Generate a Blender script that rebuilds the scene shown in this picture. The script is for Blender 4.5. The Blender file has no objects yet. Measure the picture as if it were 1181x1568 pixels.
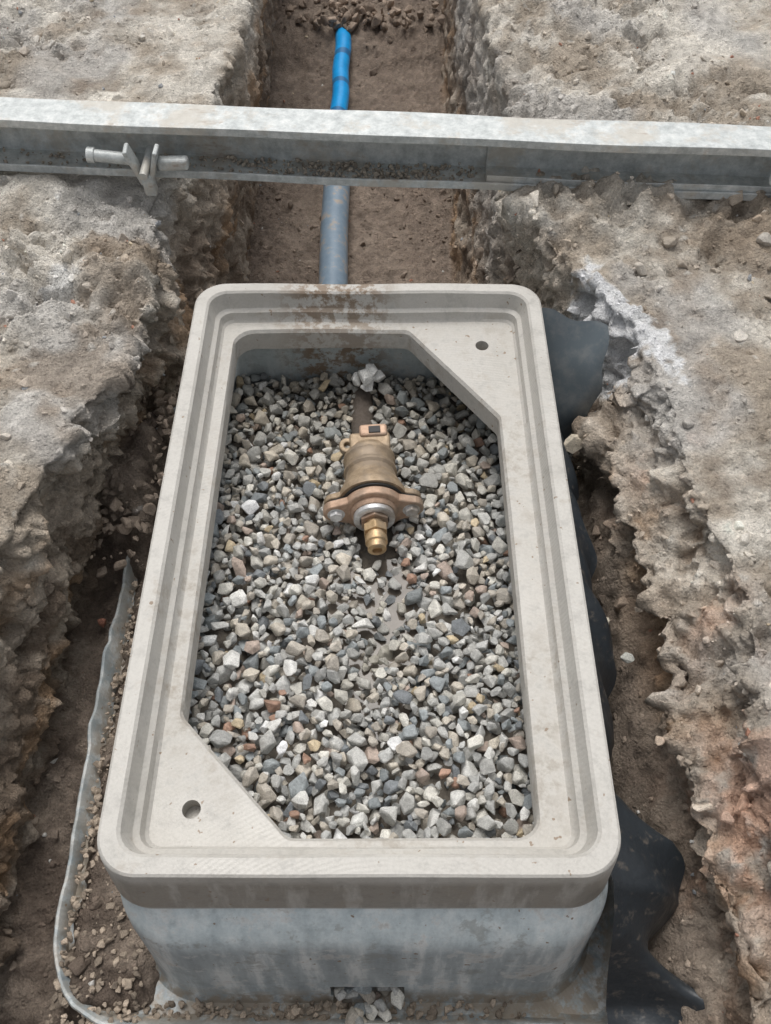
import bpy, bmesh, math, random
import numpy as np
from mathutils import Vector, Matrix
random.seed(4); rng=np.random.default_rng(4)
scene=bpy.context.scene
R=math.radians

# ---------------- numpy noise ----------------
def h3(ix,iy,iz,s):
    n=(ix*374761393+iy*668265263+iz*2147483647+s*1274126177)&0xffffffff
    n=((n^(n>>13))*1274126177)&0xffffffff
    n=((n^(n>>16))*2246822519)&0xffffffff
    n=n^(n>>15)
    return (n&0xffffff)/float(0xffffff)
def vnoise(p,s=0):
    f=np.floor(p); i=f.astype(np.int64); t=p-f; t=t*t*t*(t*(t*6-15)+10)
    r=0
    for a in (0,1):
        for b in (0,1):
            for c in (0,1):
                w=(t[...,0] if a else 1-t[...,0])*(t[...,1] if b else 1-t[...,1])*(t[...,2] if c else 1-t[...,2])
                r=r+w*h3(i[...,0]+a,i[...,1]+b,i[...,2]+c,s)
    return r*2-1
def fbm(p,o=4,s=0,g=.5):
    a=1;r=0;t=0
    for k in range(o):
        r=r+a*vnoise(p*(2.03**k)+k*7.3,s+k); t+=a; a*=g
    return r/t
def worley(p,s=0):
    f=np.floor(p).astype(np.int64); best=np.full(p.shape[:-1],9.0); bid=np.zeros(p.shape[:-1])
    for a in (-1,0,1):
        for b in (-1,0,1):
            for c in (-1,0,1):
                X=f[...,0]+a;Y=f[...,1]+b;Z=f[...,2]+c
                dx=X+h3(X,Y,Z,s)-p[...,0];dy=Y+h3(X,Y,Z,s+1)-p[...,1];dz=Z+h3(X,Y,Z,s+2)-p[...,2]
                d=np.sqrt(dx*dx+dy*dy+dz*dz); m=d<best
                best=np.where(m,d,best); bid=np.where(m,h3(X,Y,Z,s+3),bid)
    return best,bid
def sst(a,b,x):
    t=np.clip((x-a)/(b-a),0,1); return t*t*(3-2*t)

# ---------------- materials ----------------
def newmat(n):
    m=bpy.data.materials.new(n); m.use_nodes=True
    nt=m.node_tree; b=nt.nodes['Principled BSDF']; return m,nt,b
def noise_n(nt,vec,scale,detail=4,rough=.6):
    n=nt.nodes.new('ShaderNodeTexNoise'); n.inputs['Scale'].default_value=scale
    n.inputs['Detail'].default_value=detail; n.inputs['Roughness'].default_value=rough
    nt.links.new(vec,n.inputs['Vector']); return n
def ramp(nt,fac,stops):
    r=nt.nodes.new('ShaderNodeValToRGB'); e=r.color_ramp.elements
    while len(e)<len(stops): e.new(.5)
    for k,(p,c) in enumerate(stops):
        e[k].position=p; e[k].color=(c[0],c[1],c[2],1) if hasattr(c,'__len__') else (c,c,c,1)
    nt.links.new(fac,r.inputs['Fac']); return r
def mix(nt,fac,a,b,mode='MIX'):
    m=nt.nodes.new('ShaderNodeMix'); m.data_type='RGBA'; m.blend_type=mode
    for v,k in ((fac,0),(a,6),(b,7)):
        s=m.inputs[k]
        if hasattr(v,'links'): nt.links.new(v,s)
        elif k==0: s.default_value=v
        else: s.default_value=(v[0],v[1],v[2],1)
    return m.outputs[2]
def bump(nt,h,st,dist,prev=None):
    b=nt.nodes.new('ShaderNodeBump'); b.inputs['Strength'].default_value=st; b.inputs['Distance'].default_value=dist
    nt.links.new(h,b.inputs['Height'])
    if prev: nt.links.new(prev,b.inputs['Normal'])
    return b.outputs['Normal']
def objco(nt): return nt.nodes.new('ShaderNodeTexCoord').outputs['Object']

def mat_attr(name,bscale,bd,rough=(.7,.95),var=.35,spec=.3,fine=300,grit=False):
    m,nt,b=newmat(name); co=objco(nt)
    at=nt.nodes.new('ShaderNodeAttribute'); at.attribute_name='Col'
    n1=noise_n(nt,co,bscale,6,.72); n2=noise_n(nt,co,fine,3,.7)
    r1=ramp(nt,n1.outputs['Fac'],[(.25,1-var),(.75,1+var)])
    r2=ramp(nt,n2.outputs['Fac'],[(.3,1-var*.8),(.7,1+var*.8)])
    c=mix(nt,1,at.outputs['Color'],r1.outputs['Color'],'MULTIPLY')
    c=mix(nt,1,c,r2.outputs['Color'],'MULTIPLY')
    rr=nt.nodes.new('ShaderNodeMapRange'); rr.inputs['To Min'].default_value=rough[0]; rr.inputs['To Max'].default_value=rough[1]
    nt.links.new(n1.outputs['Fac'],rr.inputs['Value']); nt.links.new(rr.outputs[0],b.inputs['Roughness'])
    b.inputs['Specular IOR Level'].default_value=spec
    nn=bump(nt,n1.outputs['Fac'],.9,bd); nn=bump(nt,n2.outputs['Fac'],.7,bd*.3,nn)
    if grit:
        vo=nt.nodes.new('ShaderNodeTexVoronoi'); vo.inputs['Scale'].default_value=150; nt.links.new(co,vo.inputs['Vector'])
        vr=ramp(nt,vo.outputs['Distance'],[(.1,1),(.55,0)])
        nn=bump(nt,vr.outputs['Color'],.55,.003,nn)
        hv=nt.nodes.new('ShaderNodeSeparateColor'); nt.links.new(vo.outputs['Color'],hv.inputs[0])
        gr=ramp(nt,hv.outputs[0],[(0,.75),(.55,1.0),(.93,1.08),(.98,1.5)])
        c=mix(nt,.45,c,gr.outputs['Color'],'MULTIPLY')
    nt.links.new(c,b.inputs['Base Color'])
    nt.links.new(nn,b.inputs['Normal'])
    return m
M_ground=mat_attr('soil',42,.018,fine=340,var=.24,grit=True)
M_gravel=mat_attr('crushed_stone',90,.003,rough=(.3,.7),fine=500,var=.3,spec=.5)
M_rubble=mat_attr('rubble',90,.004,fine=500,var=.3)

def mkobj(name,verts,faces,mat,smooth=False,cols=None,parent=None):
    me=bpy.data.meshes.new(name); me.from_pydata([tuple(v) for v in verts] if not isinstance(verts,np.ndarray) else verts.tolist(),[],faces); me.update()
    o=bpy.data.objects.new(name,me); scene.collection.objects.link(o)
    if mat: me.materials.append(mat)
    if smooth: me.polygons.foreach_set('use_smooth',[True]*len(me.polygons))
    if cols is not None:
        ca=me.color_attributes.new('Col','FLOAT_COLOR','POINT')
        c=np.ones((len(verts),4),dtype=np.float32); c[:,:3]=cols; ca.data.foreach_set('color',c.ravel())
    if parent: o.parent=parent
    return o

# ---------------- terrain ----------------
def steps(segs):
    out=[]
    for a,b,d in segs:
        n=max(1,int(round((b-a)/d))); out+=list(np.linspace(a,b,n,endpoint=False))
    return out
rows=np.array([-30,-12,-5,-2.5,-1.5]+steps([(-1,-.05,.06),(-.05,1.5,.0052),(1.5,2.6,.008),(2.6,4.0,.013),(4.0,5.2,.08)])+[5.2,6,8,12,20,40])
def keys(pairs,y): return np.interp(y,[p[0] for p in pairs],[p[1] for p in pairs])
def p1(y,f,s): return fbm(np.stack([y*f,y*0+s*3.1,y*0+.5],-1),4,s)
XLt=keys([(-.6,-.60),(.0,-.60),(.6,-.575),(.8,-.535),(.95,-.505),(1.05,-.46),(1.28,-.405),(1.5,-.45),(1.9,-.39),(2.2,-.35),(4,-.36)],rows)+.03*p1(rows,5,1)+.018*p1(rows,25,2)
XLf=keys([(-.6,-.58),(.5,-.575),(.9,-.55),(1.15,-.49),(1.5,-.43),(2,-.42),(4,-.44)],rows)+.015*p1(rows,6,3)
XRf=keys([(-.6,.42),(.3,.43),(.6,.42),(.9,.41),(1.15,.37),(1.25,.33),(1.45,.24),(2,.215),(4,.22)],rows)+.012*p1(rows,6,4)
XRt=keys([(-.6,.50),(.2,.50),(.44,.485),(.6,.50),(.8,.45),(1.0,.48),(1.15,.44),(1.35,.34),(1.5,.26),(1.97,.285),(2.2,.245),(4,.25)],rows)+.035*p1(rows,5,5)+.020*p1(rows,22,6)
GZ=-.035
ZF=keys([(-.9,GZ),(-.4,-.44),(.12,-.45),(.2,-.43),(.8,-.42),(1.1,-.45),(1.35,-.62),(1.6,-.70),(3.25,-.70),(3.45,-.62),(3.8,-.56),(4.4,-.3),(5,GZ-.002)],rows)
nA,nB,nC=108,84,140
farx=np.array([-40,-15,-6,-3,-1.8,-1.3])
nR=len(rows); xs=[];zs=[]
tB=np.linspace(0,1,nB,endpoint=False)
for j,y in enumerate(rows):
    a=np.linspace(-1.12,XLt[j],nA,endpoint=False)
    wob=.02*np.sin(tB*3.1*math.pi+y*2.3)*np.sin(tB*math.pi)
    b=XLt[j]+(XLf[j]-XLt[j])*tB**1.3+wob
    c=np.linspace(XLf[j],XRf[j],nC,endpoint=False)
    u0=.315+.05*math.exp(-((y-1.1)/.12)**2)
    up=.20*sst(u0,max(u0+.05,XRf[j]+.01),c)*(1-sst(1.1,1.4,y)) if y<1.4 else 0*c
    up=up+(.20*(1-sst(-.47,-.40,c))*sst(.84,1.0,y)*(1-sst(1.2,1.45,y)))
    lf=(.048*sst(-.475,-.455,c)*(1-sst(-.36,-.30,c))*sst(.10,.16,y)*(1-sst(1.2,1.4,y)))
    zc=ZF[j]+up+lf
    zb=GZ+(zc[0]-GZ)*tB
    zfr=zc[-1]
    t=1-tB
    ledge=.055*np.exp(-((t-.5)/.14)**2)*(1-sst(1.1,1.4,y))*-1
    d=XRt[j]+(XRf[j]-XRt[j])*(t**1.2)+ledge*np.sin(t*math.pi)
    zd=GZ+(zfr-GZ)*t
    e=np.linspace(XRt[j],1.12,nA)
    x=np.concatenate([farx,a,b,c,d,e,-farx[::-1]])
    z=np.concatenate([farx*0+GZ,a*0+GZ,zb,zc,zd,e*0+GZ,farx*0+GZ])
    k=np.ones(5)/5
    xm=x.copy(); zm=z.copy()
    xm[8:-8]=np.convolve(x,k,'same')[8:-8]; zm[8:-8]=np.convolve(z,k,'same')[8:-8]
    xs.append(xm); zs.append(zm)
X=np.array(xs);Z=np.array(zs);Yg=np.repeat(rows[:,None],X.shape[1],1)
nX=X.shape[1]
P=np.stack([X,Yg,Z],-1)
seg=np.zeros(nX); o=6
seg[o+nA:o+nA+nB]=1; seg[o+nA+nB:o+nA+nB+nC]=2; seg[o+nA+nB+nC:o+nA+2*nB+nC]=3
dU=np.gradient(P,axis=1); dV=np.gradient(P,axis=0)
Nn=np.cross(dU,dV); Nn/= (np.linalg.norm(Nn,axis=-1,keepdims=True)+1e-9)
for _ in range(3):
    Nn[:,1:-1]=(Nn[:,:-2]+Nn[:,1:-1]+Nn[:,2:])/3
Nn/= (np.linalg.norm(Nn,axis=-1,keepdims=True)+1e-9)
wallm=np.isin(seg,[1,3]).astype(float); k=np.ones(9)/9; wallm=np.convolve(wallm,k,'same')[None,:]
floorm=(seg==2).astype(float); floorm=np.convolve(floorm,k,'same')[None,:]
topm=1-wallm-floorm
A=fbm(P*6,5,11); B=fbm(P*22,5,21,.6); C=fbm(P*70,3,31)
w1,i1=worley(P*24,41); w2,i2=worley(P*55,51)
cl1=np.clip(.6-w1,0,1)*(i1>.5); cl2=np.clip(.6-w2,0,1)*(i2>.25)
patch=sst(-.25,.25,fbm(P*3,3,61))
rough2=sst(-.25,.2,fbm(P*2.2,3,66))
pits=sst(.18,.42,fbm(P*np.array([13,13,13.]),4,68,.55))
disp = topm*(.028*A+.026*B*(.25+rough2)+.007*C*(.3+rough2)+.034*cl1*patch*(.15+rough2)+.020*cl2*(.2+patch)-.022*pits*(.3+rough2))
farw=1-.5*sst(1.6,2.0,Yg)
disp+= wallm*farw*(.036*A+.042*B+.010*C+.026*cl1+.016*cl2-.02*pits -.016*np.abs(fbm(P*np.array([9,9,26.]),3,71)))
disp+= floorm*(.010*A+.010*B+.005*C+.022*cl1*(patch)+.014*cl2)
dense=((Yg>-.9)&(Yg<5)&(np.abs(X)<1.4))
disp=np.where(dense,disp,0)
P2=P+Nn*disp[...,None]
bank=.03*np.exp(-((Yg-1.50+ .05*X)/.07)**2)+.035*np.exp(-((Yg-1.68+.05*X)/.06)**2)
P2[...,2]+=topm*bank*sst(-.3,.3,fbm(P*7,3,91)+.15)
P2[...,2]+=topm*.03*np.exp(-(((X+.42)/.12)**2+((Yg-1.28)/.12)**2))
def C3(a): return np.array(a)[None,None,:]
def L(a,b,t): return a+(b-a)*t[...,None]
q=fbm(P2*5,5,101,.6); q2=fbm(P2*18,4,111,.6)
top=L(C3((.44,.375,.30)),C3((.76,.71,.625)),sst(-.35,.3,q+.5*q2))
grey=C3((.56,.54,.51)); top=L(top,grey,sst(.0,.35,fbm(P2*4,3,121))*.7)
dirt=C3((.33,.255,.185)); top=L(top,dirt,sst(.12,.42,fbm(P2*6,4,126,.6))*.65)
top=L(top,C3((.27,.215,.165)),pits*.35)
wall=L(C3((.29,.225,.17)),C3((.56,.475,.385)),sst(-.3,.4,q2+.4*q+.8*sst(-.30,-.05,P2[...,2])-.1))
rust=C3((.50,.32,.185)); wall=L(wall,rust,sst(.10,.36,fbm(P2*9,3,131))*(P2[...,2]<-.08)*.6)
wall=L(wall,C3((.66,.63,.58)),(seg==3)[None,:]*sst(1.5,1.8,Yg)*sst(-.5,-.3,P2[...,2]+.1*q2)*.7)
floor=L(C3((.17,.132,.105)),C3((.33,.268,.215)),sst(-.35,.35,q2+.5*q))
floor=L(floor,C3((.31,.245,.195)),sst(1.3,1.8,Yg)*.6)
floor=L(floor,C3((.40,.325,.26)),sst(.33,.40,X)*(1-sst(1.2,1.4,Yg))*.75)
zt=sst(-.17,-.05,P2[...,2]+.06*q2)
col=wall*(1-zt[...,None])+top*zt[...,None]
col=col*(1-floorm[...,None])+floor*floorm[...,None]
rn=sst(-.05,.22,fbm(P2*15,4,141,.6))
rr=rn*(np.exp(-(((X-.465)/.05)**2+((Yg-.32)/.16)**2))+.9*np.exp(-(((X-.455)/.04)**2+((Yg-.88)/.05)**2))+.5*np.exp(-(((X-.47)/.04)**2+((Yg-.62)/.06)**2)))
col=L(col,C3((.60,.30,.17)),np.clip(rr,0,1)*.65*sst(-.05,-.12,P2[...,2]) if False else np.clip(rr,0,1)*.62)
wh=np.exp(-(((X-.41-(1.21-Yg)*.45)/.060)**2+((Yg-1.19)/.13)**2))
whm=sst(.40,.54,wh+.55*q2+.15*C)
col=L(col,C3((.88,.88,.87)),np.clip(whm,0,1))
wh2=np.exp(-(((X+.60)/.05)**2+((Yg-1.27)/.08)**2)); col=L(col,C3((.8,.8,.78)),sst(.5,.75,wh2+.5*q2)*.7)
speck=(i2>.93)*(w2<.35); col=L(col,C3((.75,.72,.66)),speck*.6*topm)
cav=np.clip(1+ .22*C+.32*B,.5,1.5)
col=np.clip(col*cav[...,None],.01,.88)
V=P2.reshape(-1,3)
idx=np.arange(nR*nX).reshape(nR,nX)
F=np.stack([idx[:-1,:-1],idx[:-1,1:],idx[1:,1:],idx[1:,:-1]],-1).reshape(-1,4)
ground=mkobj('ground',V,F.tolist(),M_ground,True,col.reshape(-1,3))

# ---------------- stones ----------------
protos=[]
for k in range(36):
    bm=bmesh.new(); n=random.randint(11,18)
    s=(1,random.uniform(.65,.95),random.uniform(.5,.8))
    for i in range(n):
        v=Vector((random.gauss(0,1),random.gauss(0,1),random.gauss(0,1))).normalized()*random.uniform(.82,1.12)
        bm.verts.new((v.x*s[0],v.y*s[1],v.z*s[2]))
    r=bmesh.ops.convex_hull(bm,input=bm.verts[:])
    junk=[g for g in r['geom_interior'] if isinstance(g,bmesh.types.BMVert)]
    if junk: bmesh.ops.delete(bm,geom=junk,context='VERTS')
    bmesh.ops.dissolve_limit(bm,angle_limit=R(14),verts=bm.verts[:],edges=bm.edges[:])
    bmesh.ops.bevel(bm,geom=bm.edges[:],offset=.07,segments=1,affect='EDGES',clamp_overlap=True)
    bmesh.ops.recalc_face_normals(bm,faces=bm.faces[:])
    bm.verts.index_update()
    protos.append((np.array([v.co[:] for v in bm.verts]),[[v.index for v in f.verts] for f in bm.faces])); bm.free()
def rotm(a,b,c):
    return np.array(Matrix.Rotation(a,3,'Z')@Matrix.Rotation(b,3,'X')@Matrix.Rotation(c,3,'Y'))
class Stones:
    def __init__(s): s.v=[];s.f=[];s.c=[];s.n=0
    def add(s,p,r,col,tilt=.5):
        pv,pf=random.choice(protos)
        M=rotm(random.uniform(0,6.28),random.gauss(0,tilt),random.gauss(0,tilt))
        v=(pv*r)@M.T+np.array(p); s.v.append(v)
        n=s.n; s.f+= [[i+n for i in f] for f in pf]
        s.c.append(np.tile(np.array(col),(len(v),1))); s.n+=len(v)
    def make(s,name,mat,parent=None):
        return mkobj(name,np.concatenate(s.v),s.f,mat,False,np.concatenate(s.c),parent)
pal=[((.52,.515,.485),13),((.43,.43,.41),12),((.30,.325,.33),6),((.61,.59,.53),9),((.74,.73,.69),4.5),((.55,.50,.42),7),((.46,.42,.36),6),((.21,.225,.235),3),((.40,.25,.18),.9),((.56,.46,.31),1),((.46,.37,.31),1.6)]
def pick():
    c=random.choices([p[0] for p in pal],[p[1] for p in pal])[0]; m=random.uniform(.8,1.2)
    return tuple(min(.8,x*m) for x in c)

x0,x1,y0,y1=-.30,.225,.262,1.20
res=.003; gx=np.arange(x0,x1,res); gy=np.arange(y0,y1,res)
GX,GY=np.meshgrid(gx,gy,indexing='ij')
def pmask(x,y):
    m1=np.exp(-(((x+.012-.035*np.sin((y-.6)*16))/.024)**2+((y-.61)/.10)**2))
    m2=.75*np.exp(-(((x+.005)/.045)**2+((y-.675)/.018)**2))
    return np.maximum(m1,m2)
def target(x,y):
    base=-.187+ .032*(1-sst(.35,.95,y)) - .010*sst(.9,1.15,y)
    ch=.022*np.exp(-(((x+.040)/.022)**2+((y-1.06)/.06)**2))
    return base-.018*pmask(x,y)-ch+.005*np.sin(x*21+2)*np.sin(y*13)
T=target(GX,GY); H=T-.045; PM=pmask(GX,GY)
VX,VY=-.02,.845
H[(np.abs(GX-VX+.07*(GY-VY))<.028)&(GY>.765)&(GY<.985)]=1
G=Stones()
for k in range(12000):
    r=min(.0185,max(.0045,random.lognormvariate(math.log(.0099),.34)))
    best=None
    for c in range(7):
        ix=random.randrange(4,len(gx)-4); iy=random.randrange(4,len(gy)-4)
        m=H[ix,iy]-T[ix,iy]
        if best is None or m<best[0]: best=(m,ix,iy)
    m,ix,iy=best
    if m>-.004-.008*PM[ix,iy]: continue
    w=int(r/res)+1
    a,b=max(0,ix-w),min(len(gx),ix+w+1); c,d=max(0,iy-w),min(len(gy),iy+w+1)
    dd=(GX[a:b,c:d]-gx[ix])**2+(GY[a:b,c:d]-gy[iy])**2
    inner=dd<(.55*r)**2
    zz=H[a:b,c:d][inner].max()
    if zz>T[ix,iy]+.006: continue
    zc=zz+.5*r
    cap=np.where(dd<(.9*r)**2, zc+.62*r*np.sqrt(np.clip(1-dd/(.95*r)**2,0,1)),-9)
    H[a:b,c:d]=np.maximum(H[a:b,c:d],cap)
    col_=np.array(pick()); yy=gy[iy]
    wet=float(sst(.80,1.15,yy)); wet=max(wet,1.2*float(PM[ix,iy])); col_=col_*(1-.30*wet)*np.array([1,1-.03*wet,1-.09*wet])
    G.add((gx[ix],yy,zc),r*1.08,col_,.55)
gravel=G.make('gravel',M_gravel)
M_bed,nt,b=newmat('gravel_fines'); b.inputs['Base Color'].default_value=(.15,.13,.105,1); b.inputs['Roughness'].default_value=.8
nb=noise_n(nt,objco(nt),150); nt.links.new(bump(nt,nb.outputs['Fac'],1,.005),b.inputs['Normal'])
def gridsheet(name,fn,nu,nv,mat,smooth=True,parent=None):
    v=[];f=[]
    for i in range(nu+1):
        for j in range(nv+1): v.append(fn(i/nu,j/nv))
    for i in range(nu):
        for j in range(nv):
            a=i*(nv+1)+j; f.append([a,a+nv+1,a+nv+2,a+1])
    return mkobj(name,v,f,mat,smooth,parent=parent)
gridsheet('bedding',lambda u,w:(x0+u*(x1-x0),y0+w*(y1-y0),float(target(x0+u*(x1-x0),y0+w*(y1-y0)))-.028),30,50,M_bed,parent=gravel)
M_wat,nt,b=newmat('muddy_water'); co=objco(nt); a=noise_n(nt,co,30,4)
r_=ramp(nt,a.outputs['Fac'],[(.35,(.105,.088,.07)),(.65,(.17,.145,.12))]); nt.links.new(r_.outputs['Color'],b.inputs['Base Color']); b.inputs['Roughness'].default_value=.07; b.inputs['IOR'].default_value=1.33
nw=noise_n(nt,co,14,2); nt.links.new(bump(nt,nw.outputs['Fac'],.15,.004),b.inputs['Normal'])
pz=float(target(-.012,.61))-.0015
pv=[(-.010,.625,pz)]; 
for k in range(90):
    a=k/90*2*math.pi; rr_=1+.15*math.sin(3*a)+.1*math.sin(5*a+1)
    pv.append((-.010+.075*rr_*math.cos(a),.625+.15*rr_*math.sin(a),pz))
mkobj('puddle_water',pv,[[0,1+k,1+(k+1)%90] for k in range(90)],M_wat)

Rb=Stones()
jy=np.where((rows>.0)&(rows<2.6))[0]; jall=np.where((rows>-.0)&(rows<3.9))[0]
colg=col
for k in range(20000):
    j=random.choice(jall if k%3==0 else jy); i=random.randrange(12,nX-12)
    p=P2[j,i]
    if seg[i] in (1,3) and random.random()<.5: continue
    if seg[i]==2 and p[1]<1.3 and -.36<p[0]<.31 : continue
    r=min(.022,max(.0016,random.lognormvariate(math.log(.0035),.68)))
    if rough2[j,i]<.3 and random.random()<.6: continue
    c=colg[j,i]*random.uniform(.75,1.15)
    if random.random()<.06: c=np.array(random.choice([(.7,.68,.64),(.45,.24,.17),(.34,.35,.36),(.6,.5,.36)])); r=min(r,.008)
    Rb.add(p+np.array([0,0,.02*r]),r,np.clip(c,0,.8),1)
for (x,y,z,r,c) in [(.335,1.00,-.17,.024,(.62,.55,.44)),(.37,.70,-.27,.012,(.62,.57,.47)),(-.52,.77,-.40,.012,(.42,.2,.14)),(.385,.62,-.24,.014,(.6,.6,.55)),
      (-.05,1.62,-.003,.009,(.5,.45,.38)),(.15,1.6,-.004,.008,(.45,.42,.38)),(-.25,1.61,-.004,.009,(.4,.35,.3))]:
    Rb.add((x,y,z),r,c)
for k in range(260):
    Rb.add((random.gauss(-.12,.16),3.40+abs(random.gauss(0,.2)),-.635+random.uniform(0,.05)),random.uniform(.006,.03),np.array((.33,.26,.205))*random.uniform(.7,1.3),1)
for k in range(300):
    y=random.uniform(.85,1.35); Rb.add((random.uniform(-.55,-.38),y,-.26+random.uniform(-.03,.02)-(.1*max(0,.95-y)/.1)),random.uniform(.004,.018),np.array((.34,.275,.22))*random.uniform(.7,1.4),1)
for k in range(34):
    Rb.add((random.uniform(-.072,.018),random.uniform(.10,.175),-.40+random.uniform(0,.035)),random.uniform(.009,.018),pick())
for k in range(1500):
    x=random.uniform(-.475,-.35) if k%4 else random.uniform(-.42,.2); y=random.uniform(.12,.85) if k%4 else random.uniform(.12,.155)
    Rb.add((x,y,(-.386 if k%4 else -.405)+random.uniform(-.004,.008)),random.uniform(.002,.009),tuple(np.array((.40,.33,.26))*random.uniform(.55,1.4)))
Rb.make('loose_rubble',M_rubble)
LP=Stones()
for d,r in (((0,0,0),.030),((.02,.006,-.004),.022),((-.02,.0,-.006),.022),((.004,-.02,-.008),.018),((.006,.004,.012),.018)):
    LP.add((-.034+d[0],1.150+d[1],-.150+d[2]),r,(.72,.71,.67))
LP.make('concrete_lump',M_rubble)

# ---------------- chamber ----------------
def roundpoly(pts,rad,n=10):
    out=[];m=len(pts)
    for k in range(m):
        p=Vector(pts[k]);a=(Vector(pts[k-1])-p);b=(Vector(pts[(k+1)%m])-p);r=rad[k] if hasattr(rad,'__len__') else rad
        a.normalize();b.normalize(); ang=a.angle(b); d=r/math.tan(ang/2)
        c=p+(a+b).normalized()*(r/math.sin(ang/2)); s=p+a*d;e=p+b*d
        a0=math.atan2(s.y-c.y,s.x-c.x);a1=math.atan2(e.y-c.y,e.x-c.x)
        while a1<a0: a1+=2*math.pi
        if a1-a0>math.pi: a1-=2*math.pi
        for i in range(n+1):
            t=a0+(a1-a0)*i/n; out.append((c.x+r*math.cos(t),c.y+r*math.sin(t)))
    return np.array(out)
CX,CY=-.03,.73
def rad_of(poly,th):
    p=poly-np.array([CX,CY]); e=np.roll(p,-1,0)-p
    n=np.stack([e[:,1],-e[:,0]],1); ln=np.linalg.norm(n,axis=1); ok=ln>1e-7; n=n[ok]/ln[ok,None]; d=(n*p[ok]).sum(1)
    u=np.stack([np.cos(th),np.sin(th)],1); dot=u@n.T
    r=np.where(dot>1e-6,d[None,:]/np.maximum(dot,1e-6),1e9); return r.min(1)
def rect(a,b,c,d,r): return roundpoly([(a,c),(b,c),(b,d),(a,d)],r,12)
opening=roundpoly([(-.118,.292),(.187,.292),(.187,.96),(.04,1.165),(-.266,1.165),(-.266,.447)],[.02,.03,.02,.02,.035,.02],8)
def arcang(poly,n):
    q=np.vstack([poly,poly[:1]]); s=np.r_[0,np.cumsum(np.linalg.norm(np.diff(q,axis=0),axis=1))]
    t=np.linspace(0,s[-1],n,endpoint=False); x=np.interp(t,s,q[:,0]);y=np.interp(t,s,q[:,1]); return np.arctan2(y-CY,x-CX)
th=np.unique(np.round(np.r_[arcang(rect(-.333,.272,.234,1.234,.05),400),arcang(opening,400),np.arctan2(opening[:,1]-CY,opening[:,0]-CX)],5))
def orect(ins,r): return rect(-.333+ins,.272-ins,.234+ins,1.234-ins,r)
fl=lambda i:roundpoly([(-.49+i,.12+i),(.345-i,.12+i),(.345-i,1.34-i),(-.49+i,1.34-i)],[.13-i,.05-i if i<.03 else .02,.05,.1],12)
prof=[(fl(.004),-.425),(fl(-.004),-.374),(fl(-.002),-.371),(fl(.002),-.371),(fl(.0045),-.375),(fl(.012),-.398),(fl(.020),-.408),
 (rect(-.362,.307,.155,1.30,.10),-.410),(rect(-.354,.301,.163,1.295,.095),-.399),(rect(-.352,.2985,.168,1.292,.095),-.362),(rect(-.352,.298,.169,1.291,.095),-.358),(rect(-.346,.291,.184,1.272,.09),-.20),(rect(-.344,.289,.188,1.27,.09),-.165),(rect(-.342,.286,.195,1.268,.085),-.148),
 (rect(-.339,.280,.207,1.26,.08),-.128),(rect(-.333,.272,.222,1.246,.062),-.108),(rect(-.332,.271,.2265,1.242,.056),-.101),
 (rect(-.3375,.2765,.2215,1.246,.058),-.099),(rect(-.3385,.2775,.222,1.247,.056),-.094),(orect(-.003,.053),-.03),(orect(0,.05),-.005),(orect(.001,.05),-.002),(orect(.004,.047),0),
 (orect(.022,.034),0),(orect(.026,.031),-.003),(orect(.031,.028),-.026),(orect(.033,.026),-.030),(orect(.040,.022),-.034),(orect(.043,.02),-.047),(orect(.047,.018),-.051),
 (None,-.051),(None,-.056),(None,-.094),
 (rect(-.286,.212,.272,1.188,.04),-.096),(rect(-.305,.235,.25,1.21,.05),-.425)]
verts=[];N_=len(th); ct=np.cos(th);st=np.sin(th)
ops=[-.0045,0,-.001]; oi=0
wobn=fbm(np.stack([ct*6,st*6,ct*0],-1),4,7)
for ri,(pl,z) in enumerate(prof):
    if pl is None:
        r=rad_of(opening,th)-(ops[oi] if oi<3 else 0); oi+=1
    else: r=rad_of(pl,th)
    if 0<ri<7: r=r+.008*wobn
    x=CX+r*ct;y=CY+r*st
    zz=np.full(N_,z)
    if 0<ri<6: zz=zz+.014*wobn
    if z in (-.399,-.362):
        m=(x>-.075)&(x<.02)&(y<.3); y=np.where(m,y+.05,y)
    zz=zz+.0012*np.sin(3*x*7+y*5+z*30)
    verts.append(np.stack([x,y,zz],1))
nr=len(verts); VV=np.concatenate(verts); FF=[]
for a in range(nr):
    b_=(a+1)%nr
    for i in range(N_):
        j=(i+1)%N_; FF.append([a*N_+i,a*N_+j,b_*N_+j,b_*N_+i])
M_ch,nt,b=newmat('composite_chamber'); co=objco(nt)
sep=nt.nodes.new('ShaderNodeSeparateXYZ'); nt.links.new(co,sep.inputs[0])
n1=noise_n(nt,co,6,5,.6); n2=noise_n(nt,co,40,5,.7); n3=noise_n(nt,co,260,3,.7); n4=noise_n(nt,co,14,6,.7)
beige=ramp(nt,n1.outputs['Fac'],[(.3,(.42,.40,.36)),(.5,(.485,.465,.425)),(.72,(.545,.525,.48))]).outputs['Color']
mp=nt.nodes.new('ShaderNodeMapping'); mp.inputs['Scale'].default_value=(30,30,3); nt.links.new(co,mp.inputs[0])
ns=noise_n(nt,mp.outputs[0],1,6,.65)
def rng_mask(sock,lo,hi):
    m=nt.nodes.new('ShaderNodeMapRange'); m.inputs['From Min'].default_value=lo; m.inputs['From Max'].default_value=hi; nt.links.new(sock,m.inputs['Value']); return m.outputs[0]
def math_n(op,a,b2=None):
    m=nt.nodes.new('ShaderNodeMath'); m.operation=op
    for k,v in enumerate((a,b2)):
        if v is None: continue
        if hasattr(v,'links'): nt.links.new(v,m.inputs[k])
        else: m.inputs[k].default_value=v
    return m.outputs[0]
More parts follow.
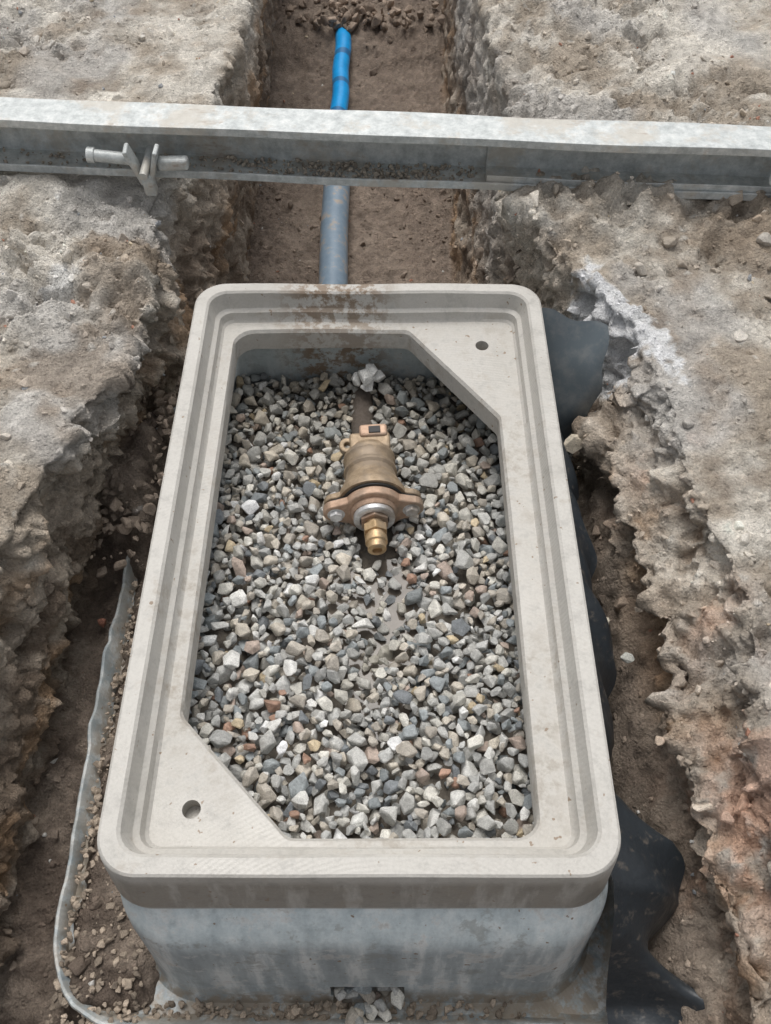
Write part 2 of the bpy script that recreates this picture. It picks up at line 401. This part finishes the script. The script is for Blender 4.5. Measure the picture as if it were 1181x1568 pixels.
blue=ramp(nt,ns.outputs['Fac'],[(.3,(.44,.51,.53)),(.5,(.62,.69,.70)),(.68,(.78,.82,.81))]).outputs['Color']
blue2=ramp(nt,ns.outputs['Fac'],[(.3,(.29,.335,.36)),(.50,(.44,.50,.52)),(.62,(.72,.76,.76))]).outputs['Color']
blue=mix(nt,rng_mask(sep.outputs['Z'],-.15,-.19),blue,blue2)  # up-facing shoulder painted lighter, wall below darker, as light would fall
chip=rng_mask(n4.outputs['Fac'],.56,.60); blue=mix(nt,math_n('MULTIPLY',chip,.5),blue,(.80,.81,.79))
dk=rng_mask(n4.outputs['Fac'],.43,.38); blue=mix(nt,math_n('MULTIPLY',dk,.55),blue,(.30,.31,.29))
c=mix(nt,rng_mask(sep.outputs['Z'],-.094,-.104),beige,blue)
# inner back wall: shade under the overhanging lip painted into the colour
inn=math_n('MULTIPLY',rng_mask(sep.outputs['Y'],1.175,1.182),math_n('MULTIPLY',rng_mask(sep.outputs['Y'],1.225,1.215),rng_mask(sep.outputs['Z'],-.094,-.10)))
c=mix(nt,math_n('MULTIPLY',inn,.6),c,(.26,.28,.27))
sk=math_n('MULTIPLY',rng_mask(sep.outputs['Z'],-.012,-.03),rng_mask(sep.outputs['Z'],-.103,-.095))
sk=math_n('MULTIPLY',sk,rng_mask(sep.outputs['Y'],.25,.235))
sk=math_n('MULTIPLY',sk,rng_mask(ns.outputs['Fac'],.38,.5))
c=mix(nt,math_n('MULTIPLY',sk,.72),c,(.25,.225,.19))
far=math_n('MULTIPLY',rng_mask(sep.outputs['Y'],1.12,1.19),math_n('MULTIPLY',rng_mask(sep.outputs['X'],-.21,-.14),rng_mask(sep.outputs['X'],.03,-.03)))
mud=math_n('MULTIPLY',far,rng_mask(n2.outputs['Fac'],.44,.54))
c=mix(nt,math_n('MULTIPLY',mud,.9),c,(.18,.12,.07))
lg=math_n('MULTIPLY',rng_mask(sep.outputs['Z'],-.015,-.04),rng_mask(n2.outputs['Fac'],.44,.60)); lg=math_n('MULTIPLY',lg,rng_mask(n1.outputs['Fac'],.42,.60)); lg=math_n('MULTIPLY',lg,rng_mask(sep.outputs['Z'],-.10,-.095))
c=mix(nt,math_n('MULTIPLY',lg,.65),c,(.30,.265,.22))
# smears of mud on the rim
sm=math_n('MULTIPLY',rng_mask(n4.outputs['Fac'],.57,.66),rng_mask(n2.outputs['Fac'],.42,.56)); c=mix(nt,math_n('MULTIPLY',sm,.5),c,(.31,.265,.21))
gr=ramp(nt,n2.outputs['Fac'],[(.34,.66),(.48,1),(.7,1.05)]).outputs['Color']; c=mix(nt,.45,c,gr,'MULTIPLY')
g2=ramp(nt,n3.outputs['Fac'],[(.3,.85),(.6,1.04)]).outputs['Color']; c=mix(nt,.5,c,g2,'MULTIPLY')
sp=noise_n(nt,co,90,2,.5); spm=ramp(nt,sp.outputs['Fac'],[(.71,0),(.74,1)]).outputs['Color']; c=mix(nt,spm,c,(.26,.20,.145))
ft=math_n('MULTIPLY',rng_mask(sep.outputs['Z'],-.355,-.405),rng_mask(n2.outputs['Fac'],.38,.52)); c=mix(nt,math_n('MULTIPLY',ft,.85),c,(.33,.27,.20))
nt.links.new(c,b.inputs['Base Color'])
rg=ramp(nt,n1.outputs['Fac'],[(.35,.32),(.65,.62)]); nt.links.new(rg.outputs['Color'],b.inputs['Roughness'])
wv=nt.nodes.new('ShaderNodeTexWave'); wv.wave_type='RINGS'; wv.rings_direction='Z'; wv.inputs['Scale'].default_value=55; wv.inputs['Distortion'].default_value=1.5
nt.links.new(co,wv.inputs['Vector'])
nn=bump(nt,wv.outputs['Fac'],.14,.0008); nn=bump(nt,n2.outputs['Fac'],.35,.002,nn); nn=bump(nt,n3.outputs['Fac'],.35,.0008,nn); nt.links.new(nn,b.inputs['Normal'])
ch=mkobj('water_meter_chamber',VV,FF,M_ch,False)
bm=bmesh.new(); bm.from_mesh(ch.data); bmesh.ops.recalc_face_normals(bm,faces=bm.faces[:]); bm.to_mesh(ch.data); bm.free()
for (x,y) in ((.169,1.128),(-.238,.325)):
    bpy.ops.mesh.primitive_cylinder_add(vertices=40,radius=.0115,depth=.06,location=(x,y,-.045)); cu=bpy.context.object
    md=ch.modifiers.new('b','BOOLEAN'); md.object=cu; md.operation='DIFFERENCE'; md.solver='EXACT'
    dg=bpy.context.evaluated_depsgraph_get(); me=bpy.data.meshes.new_from_object(ch.evaluated_get(dg)); ch.modifiers.clear(); ch.data=me; bpy.data.objects.remove(cu)
ch.data.polygons.foreach_set('use_smooth',[True]*len(ch.data.polygons))
ch.data.set_sharp_from_angle(angle=R(32))

# ---------------- membrane ----------------
M_mem,nt,b=newmat('black_membrane'); b.inputs['Roughness'].default_value=.45
co=objco(nt); a1=noise_n(nt,co,16,4); a2=noise_n(nt,co,50,6,.7)
dm=ramp(nt,a2.outputs['Fac'],[(.56,(.030,.036,.042)),(.72,(.15,.13,.11))]); nt.links.new(dm.outputs['Color'],b.inputs['Base Color'])
nt.links.new(bump(nt,a1.outputs['Fac'],.5,.01),b.inputs['Normal'])
M_mem2,nt,b=newmat('sky_lit_membrane'); b.inputs['Roughness'].default_value=.5  # lighter copy of the black membrane, sky reflection painted into its colour
co=objco(nt); a2=noise_n(nt,co,30,6,.7)
dm=ramp(nt,a2.outputs['Fac'],[(.45,(.11,.135,.15)),(.75,(.20,.21,.21))]); nt.links.new(dm.outputs['Color'],b.inputs['Base Color'])
mk=[(1.12,.275,-.10,.325,-.24),(.95,.275,-.13,.335,-.22),(.75,.28,-.13,.345,-.22),(.6,.28,-.13,.36,-.26),(.5,.28,-.16,.36,-.30),(.44,.28,-.2,.325,-.33),(.39,.285,-.16,.36,-.28),(.33,.285,-.14,.40,-.23),(.26,.29,-.14,.405,-.25),(.2,.29,-.2,.36,-.29),(.14,.30,-.33,.42,-.28),(.05,.31,-.38,.48,-.28),(-.05,.31,-.40,.50,-.28)]
ky=[m[0] for m in mk][::-1]
def memf(u,w):
    y=1.12-1.17*u; g=[np.interp(y,ky,[m[k] for m in mk][::-1]) for k in (1,2,3,4)]
    x=g[0]+(g[2]-g[0])*w; z=g[1]+(g[3]-g[1])*w
    x+= .016*math.sin(w*math.pi)+.010*math.sin(y*38+w*3)*w+.004*math.sin(y*91+w*5)*w
    z+= .012*math.sin(y*27+w*4)*w+.006*math.sin(y*63+w*7)
    return (x,y,z)
mem=gridsheet('black_membrane_sheet',memf,200,16,M_mem)
def flap(u,w):
    a=Vector((.268,1.185,-.015)).lerp(Vector((.392,1.165,-.040)),u); b2=Vector((.27,1.085,-.31)).lerp(Vector((.350,1.05,-.27)),u)
    p=a.lerp(b2,w); p.y-= .02*math.sin(w*3.1); p.y+= .012*math.sin(u*5+w*3)*math.sin(w*3); p.x+= .012*math.sin(w*3.1)*u+.004*math.sin(w*17)*u; p.z+=.006*math.sin(u*9)+.02*math.sin(w*3.1); return tuple(p)
gridsheet('flap',flap,24,24,M_mem2,parent=mem)

# ---------------- pipes ----------------
def tube(name,pts,r,mat,seg=32,parent=None):
    v=[];f=[]
    pts=[Vector(p) for p in pts]
    for k,p in enumerate(pts):
        t=(pts[min(k+1,len(pts)-1)]-pts[max(k-1,0)]).normalized(); s=t.cross(Vector((0,0,1))).normalized(); u=s.cross(t)
        rr=r[k] if hasattr(r,'__len__') else r
        for i in range(seg):
            a=2*math.pi*i/seg; v.append(p+s*math.cos(a)*rr+u*math.sin(a)*rr)
    n=len(pts)
    for k in range(n-1):
        for i in range(seg): f.append([k*seg+i,k*seg+(i+1)%seg,(k+1)*seg+(i+1)%seg,(k+1)*seg+i])
    f.append(list(range(seg))[::-1]); f.append([(n-1)*seg+i for i in range(seg)])
    o=mkobj(name,v,f,mat,True,parent=parent); o.data.set_sharp_from_angle(angle=R(40)); return o
M_duct,nt,b=newmat('grey_blue_duct'); co=objco(nt); a=noise_n(nt,co,18,6,.7)
r_=ramp(nt,a.outputs['Fac'],[(.35,(.17,.235,.30)),(.52,(.21,.28,.35)),(.62,(.38,.32,.26))]); nt.links.new(r_.outputs['Color'],b.inputs['Base Color']); b.inputs['Roughness'].default_value=.38
M_blue,nt,b=newmat('blue_pe_pipe'); co=objco(nt); a=noise_n(nt,co,14,5,.7)
r_=ramp(nt,a.outputs['Fac'],[(.3,(.0,.25,.62)),(.6,(.01,.36,.80)),(.72,(.20,.34,.5))]); 
w_=nt.nodes.new('ShaderNodeTexWave'); w_.bands_direction='Y'; w_.inputs['Scale'].default_value=1.6; w_.inputs['Distortion'].default_value=2; nt.links.new(co,w_.inputs['Vector'])
wr=ramp(nt,w_.outputs['Fac'],[(.93,0),(.96,.75)]); cc=mix(nt,wr.outputs['Color'],r_.outputs['Color'],(.03,.10,.22)); nt.links.new(cc,b.inputs['Base Color']); b.inputs['Roughness'].default_value=.35
duct=tube('grey_duct_pipe',[(-.145+.0015*math.sin(k*.9)-.014*k/20,1.35+k*.072,-.645) for k in range(20)],.042,M_duct)
tube('blue_water_pipe',[(-.160+.003*math.sin(k),2.6+k*.05,-.645-.0035*max(0,k-15)**2) for k in range(20)],.030,M_blue)

# ---------------- steel beam ----------------
M_st,nt,b=newmat('galvanised_steel'); co=objco(nt); a=noise_n(nt,co,7,6,.75); a2=noise_n(nt,co,40,6,.75)
mps=nt.nodes.new('ShaderNodeMapping'); mps.inputs['Scale'].default_value=(9,45,45); nt.links.new(co,mps.inputs[0]); a3=noise_n(nt,mps.outputs[0],1,7,.75)
s1=ramp(nt,a2.outputs['Fac'],[(.3,(.34,.36,.355)),(.5,(.53,.555,.545)),(.7,(.72,.73,.71))])
m1=ramp(nt,a.outputs['Fac'],[(.50,0),(.60,.65)]); c=mix(nt,m1.outputs['Color'],s1.outputs['Color'],(.50,.455,.385))
m2=ramp(nt,a3.outputs['Fac'],[(.55,0),(.62,.8)]); mm=mix(nt,1,m1.outputs['Color'],m2.outputs['Color'],'MULTIPLY'); c=mix(nt,mm,c,(.27,.185,.13))
nt.links.new(c,b.inputs['Base Color']); b.inputs['Roughness'].default_value=.5; b.inputs['Metallic'].default_value=.2
nt.links.new(bump(nt,a2.outputs['Fac'],.6,.0025),b.inputs['Normal'])
beam=bpy.data.objects.new('steel_beam',None); scene.collection.objects.link(beam)
beam.location=(0,1.572,0); beam.rotation_euler=(0,R(.5),R(-3.1))
def extr(name,prof,xa,xb,mat,parent,bev=.0015,nseg=60):
    v=[];f=[];n=len(prof)
    for k in range(nseg+1):
        x=xa+(xb-xa)*k/nseg
        for (y,z) in prof: v.append((x,y+.0012*math.sin(x*9+z*20),z+.0012*math.sin(x*13+y*20)))
    for k in range(nseg):
        for i in range(n): f.append([k*n+i,k*n+(i+1)%n,(k+1)*n+(i+1)%n,(k+1)*n+i])
    f.append(list(range(n))[::-1]); f.append([nseg*n+i for i in range(n)])
    o=mkobj(name,v,f,mat,False,parent=parent); 
    bm=bmesh.new(); bm.from_mesh(o.data); bmesh.ops.recalc_face_normals(bm,faces=bm.faces[:]); bm.to_mesh(o.data); bm.free()
    md=o.modifiers.new('bev','BEVEL'); md.width=bev; md.segments=2; md.limit_method='ANGLE'; return o
extr('channel',[(-.043,.1),(.038,.1),(.038,-.012),(-.040,-.012),(-.040,.004),(-.035,.004),(-.035,-.007),(.032,-.007),(.032,.094),(-.038,.094),(-.038,.084),(-.043,.084)],-1.7,1.7,M_st,beam)
extr('inner_channel',[(-.03,.088),(.029,.088),(.029,-.003),(-.033,-.003),(-.033,.016),(-.030,.016),(-.030,.001),(.025,.001),(.025,.084),(-.03,.084)],.20,1.6,M_st,beam,.001)
SB=Stones()
for k in range(700):
    x=random.gauss(-.05,.16) if k%3 else random.uniform(-1,.19)
    if x>.19: continue
    SB.add((x,random.uniform(-.032,.025),-.006+random.uniform(0,.005)),random.uniform(.001,.007),tuple(np.array((.36,.31,.25))*random.uniform(.7,1.4)),1)
SB.make('soil_crumbs',M_rubble,beam)
def boxo(name,c,s,mat,parent,rot=(0,0,0),bev=.003):
    bpy.ops.mesh.primitive_cube_add(size=1,location=(0,0,0)); o=bpy.context.object; o.name=name; o.scale=s
    bpy.ops.object.transform_apply(location=False,rotation=False,scale=True); o.location=c; o.rotation_euler=rot; o.data.materials.append(mat); o.parent=parent
    md=o.modifiers.new('b','BEVEL'); md.width=bev; md.segments=3; return o
for bx,by in ((-.465,1.548),(.835,1.475)):
    cl=bpy.data.objects.new('steel_clamp',None); scene.collection.objects.link(cl); cl.location=(bx,by,.045); cl.rotation_euler=(0,0,R(-2))
    tube('handle',[(-.100,-.012,.008),(-.02,-.012,.0)],.0115,M_st,20,cl)
    tube('collar',[(-.108,-.012,.0085),(-.094,-.012,.0075)],.0145,M_st,20,cl)
    boxo('tip',(.055,-.012,-.006),(.06,.022,.024),M_st,cl,(0,R(-3),0),.006)
    boxo('jaw_left',(-.018,-.02,-.005),(.009,.030,.080),M_st,cl,(R(8),R(-14),0))
    boxo('jaw_right',(.020,-.02,-.003),(.009,.030,.075),M_st,cl,(R(8),R(18),0))
    boxo('stem',(.002,-.022,-.045),(.024,.022,.05),M_st,cl,(R(5),0,0),.006)
    tube('pin',[(.002,-.05,-.012),(.002,.03,-.005)],.008,M_st,16,cl)

# ---------------- valve ----------------
def metal(name,c1,c2,rough,met=.9):
    m,nt,b=newmat(name); co=objco(nt); a=noise_n(nt,co,60,6,.75); a2=noise_n(nt,co,18,4,.6)
    r=ramp(nt,a.outputs['Fac'],[(.35,c1),(.65,c2)])
    dm=ramp(nt,a2.outputs['Fac'],[(.48,0),(.62,.7)]); c=mix(nt,dm.outputs['Color'],r.outputs['Color'],(.26,.21,.16)); nt.links.new(c,b.inputs['Base Color'])
    b.inputs['Metallic'].default_value=met; b.inputs['Roughness'].default_value=rough
    nt.links.new(bump(nt,a.outputs['Fac'],.5,.0018),b.inputs['Normal']); return m
M_brass=metal('cast_brass',(.24,.175,.11),(.46,.35,.235),.55,.35)
M_cop=metal('bronze_flange',(.36,.235,.16),(.56,.39,.28),.52,.35)
M_yel=metal('machined_brass',(.44,.30,.155),(.64,.46,.27),.4,.6)
M_sil=metal('plated_steel',(.45,.45,.44),(.8,.8,.8),.35,.5)
M_rubr,nt,b=newmat('gasket'); b.inputs['Base Color'].default_value=(.02,.02,.02,1); b.inputs['Roughness'].default_value=.6
valve=bpy.data.objects.new('brass_water_valve',None); scene.collection.objects.link(valve)
valve.location=(VX,VY,-.142); valve.rotation_euler=(R(-3),0,R(4.5))
def lathe(name,prof,mat,seg=48,sides=None,off=(0,0,0)):
    v=[];f=[]
    s=sides or seg
    for (y,r) in prof:
        for i in range(s):
            a=2*math.pi*(i+.5)/s; v.append((off[0]+r*math.cos(a),y+off[1],off[2]+r*math.sin(a)))
    n=len(prof)
    for k in range(n-1):
        for i in range(s): f.append([k*s+i,(k+1)*s+i,(k+1)*s+(i+1)%s,k*s+(i+1)%s])
    f.append(list(range(s))); f.append([(n-1)*s+i for i in range(s)][::-1])
    o=mkobj(name,v,f,mat,sides is None,parent=valve)
    bm=bmesh.new(); bm.from_mesh(o.data); bmesh.ops.recalc_face_normals(bm,faces=bm.faces[:]); bm.to_mesh(o.data); bm.free()
    if sides is None: o.data.set_sharp_from_angle(angle=R(35))
    else:
        md=o.modifiers.new('b','BEVEL'); md.width=.0012; md.segments=2
    return o
def oval_plate(name,ya,yb,R0,w,re,mat,hole=False):
    pts=[]
    for k in range(120):
        a=2*math.pi*k/120; u=Vector((math.cos(a),math.sin(a)))
        r=R0
        for s in (-1,1):
            c=Vector((s*w,0)); bq=u.dot(c); disc=bq*bq-(c.length_squared-re*re)
            if disc>0 and bq>0: r=max(r,bq+math.sqrt(disc))
        if abs(u.x)>1e-3:
            slope=(R0*.82-re)/w
            q_=R0*.82/(abs(u.y)+slope*abs(u.x)+1e-6)
            if q_*abs(u.x)<=w+re*.3: r=max(r,q_)
        pts.append((u.x*r,u.y*r))
    n=len(pts); v=[(x,ya,z) for x,z in pts]+[(x,yb,z) for x,z in pts]
    f=[list(range(n)),[n+i for i in range(n)][::-1]]+[[i,n+i,n+(i+1)%n,(i+1)%n] for i in range(n)]
    o=mkobj(name,v,f,mat,False,parent=valve)
    bm=bmesh.new(); bm.from_mesh(o.data); bmesh.ops.recalc_face_normals(bm,faces=bm.faces[:]); bm.to_mesh(o.data); bm.free()
    md=o.modifiers.new('b','BEVEL'); md.width=.003; md.segments=3; md.limit_method='ANGLE'; md.angle_limit=R(50)
    return o
lathe('body',[(.122,.030),(.120,.037),(.112,.040),(.108,.044),(.100,.045),(.095,.042),(.082,.042),(.078,.045),(.072,.0455),(.067,.042),(.055,.044),(.042,.049),(.028,.055),(.020,.058),(.010,.058)],M_brass)
oval_plate('rear_flange',.010,.022,.052,.062,.019,M_brass)
oval_plate('gasket',.006,.010,.053,.060,.0175,M_rubr)
oval_plate('front_flange',-.010,.006,.050,.063,.020,M_cop)
lathe('boss',[(-.008,.040),(-.014,.039),(-.018,.036)],M_cop)
lathe('ring',[(-.017,.034),(-.026,.034),(-.028,.031),(-.028,.024),(-.020,.022)],M_sil)
lathe('square_nut',[(-.018,.025),(-.033,.025)],M_cop,sides=6)
lathe('neck',[(-.031,.015),(-.043,.015)],M_yel)
lathe('hex_nut',[(-.040,.021),(-.055,.021)],M_yel,sides=6)
lathe('tail',[(-.053,.0155),(-.060,.0155),(-.062,.018),(-.073,.018),(-.075,.015),(-.086,.015),(-.088,.012),(-.088,.008),(-.080,.007)],M_yel)
for s in (-1,1):
    lathe('bolt_head',[(-.009,.0115),(-.018,.0115)],M_sil,sides=6,off=(s*.062,0,0))
    lathe('washer',[(-.0085,.0145),(-.0105,.0145)],M_sil,off=(s*.062,0,0))
    lathe('nut',[(.021,.011),(.031,.011)],M_sil,sides=6,off=(s*.062,0,0))
def eye(cx,cy,cz,Ro,Ri,h,tilt):
    v=[];f=[];s=28
    for (r,z) in ((Ri,-h/2),(Ro,-h/2),(Ro,h/2),(Ri,h/2)):
        for i in range(s):
            a=2*math.pi*i/s; v.append((r*math.cos(a),r*math.sin(a),z))
    for k in range(4):
        for i in range(s): f.append([k*s+i,k*s+(i+1)%s,((k+1)%4)*s+(i+1)%s,((k+1)%4)*s+i])
    o=mkobj('eye_lug',v,f,M_brass,False,parent=valve); o.location=(cx,cy,cz); o.rotation_euler=tilt
    md=o.modifiers.new('b','BEVEL'); md.width=.002; md.segments=2
eye(-.036,.122,.018,.014,.0055,.015,(R(15),0,0))
boxo('rear_block',(.003,.124,.022),(.070,.034,.022),M_brass,valve,(R(12),0,0),.006)
boxo('top_key',(.010,.140,.034),(.048,.024,.014),M_cop,valve,(R(12),0,0),.005)
boxo('key_socket',(.012,.138,.0412),(.020,.013,.003),M_rubr,valve,(R(12),0,0),.001)
lathe('rear_socket',[(.118,.030),(.140,.030),(.142,.026)],M_brass)
M_mudp,nt,b=newmat('muddy_pipe'); b.inputs['Base Color'].default_value=(.11,.088,.07,1); b.inputs['Roughness'].default_value=.5
nq=noise_n(nt,objco(nt),50,6,.7); nt.links.new(bump(nt,nq.outputs['Fac'],1,.01),b.inputs['Normal'])
tube('supply_pipe',[(-.033,.97,-.175),(-.037,1.02,-.188),(-.042,1.06,-.196),(-.045,1.12,-.202),(-.045,1.2,-.205)],[.022,.023,.021,.022,.02],M_mudp,24)

# ---------------- world / light / camera ----------------
w=bpy.data.worlds.new('World'); scene.world=w; w.use_nodes=True; nt=w.node_tree; bg=nt.nodes['Background']
EL=68; AZ=-12
sky=nt.nodes.new('ShaderNodeTexSky'); sky.sky_type='NISHITA'; sky.sun_disc=False; sky.sun_elevation=R(EL); sky.sun_rotation=R(AZ); sky.dust_density=4; sky.air_density=1
hs=nt.nodes.new('ShaderNodeHueSaturation'); hs.inputs['Saturation'].default_value=.22; nt.links.new(sky.outputs[0],hs.inputs['Color']); nt.links.new(hs.outputs[0],bg.inputs['Color']); bg.inputs['Strength'].default_value=.15
sd=bpy.data.lights.new('sun','SUN'); sd.energy=1.5; sd.angle=R(28); sd.color=(1,.97,.93); so=bpy.data.objects.new('sun',sd); scene.collection.objects.link(so)
az=R(AZ); el=R(EL); d=Vector((math.sin(az)*math.cos(el),math.cos(az)*math.cos(el),math.sin(el))); so.rotation_euler=d.to_track_quat('Z','Y').to_euler()
cam=bpy.data.cameras.new('camera'); cam.sensor_fit='HORIZONTAL'; cam.sensor_width=36; cam.lens=41.15; cam.clip_start=.02; cam.clip_end=300
cob=bpy.data.objects.new('camera',cam); scene.collection.objects.link(cob); cob.location=(0,0,1.043); cob.rotation_euler=(R(35.2),0,0); scene.camera=cob
scene.view_settings.view_transform='Standard'; scene.view_settings.look='None'; scene.view_settings.exposure=0
print('stones',len(G.v))
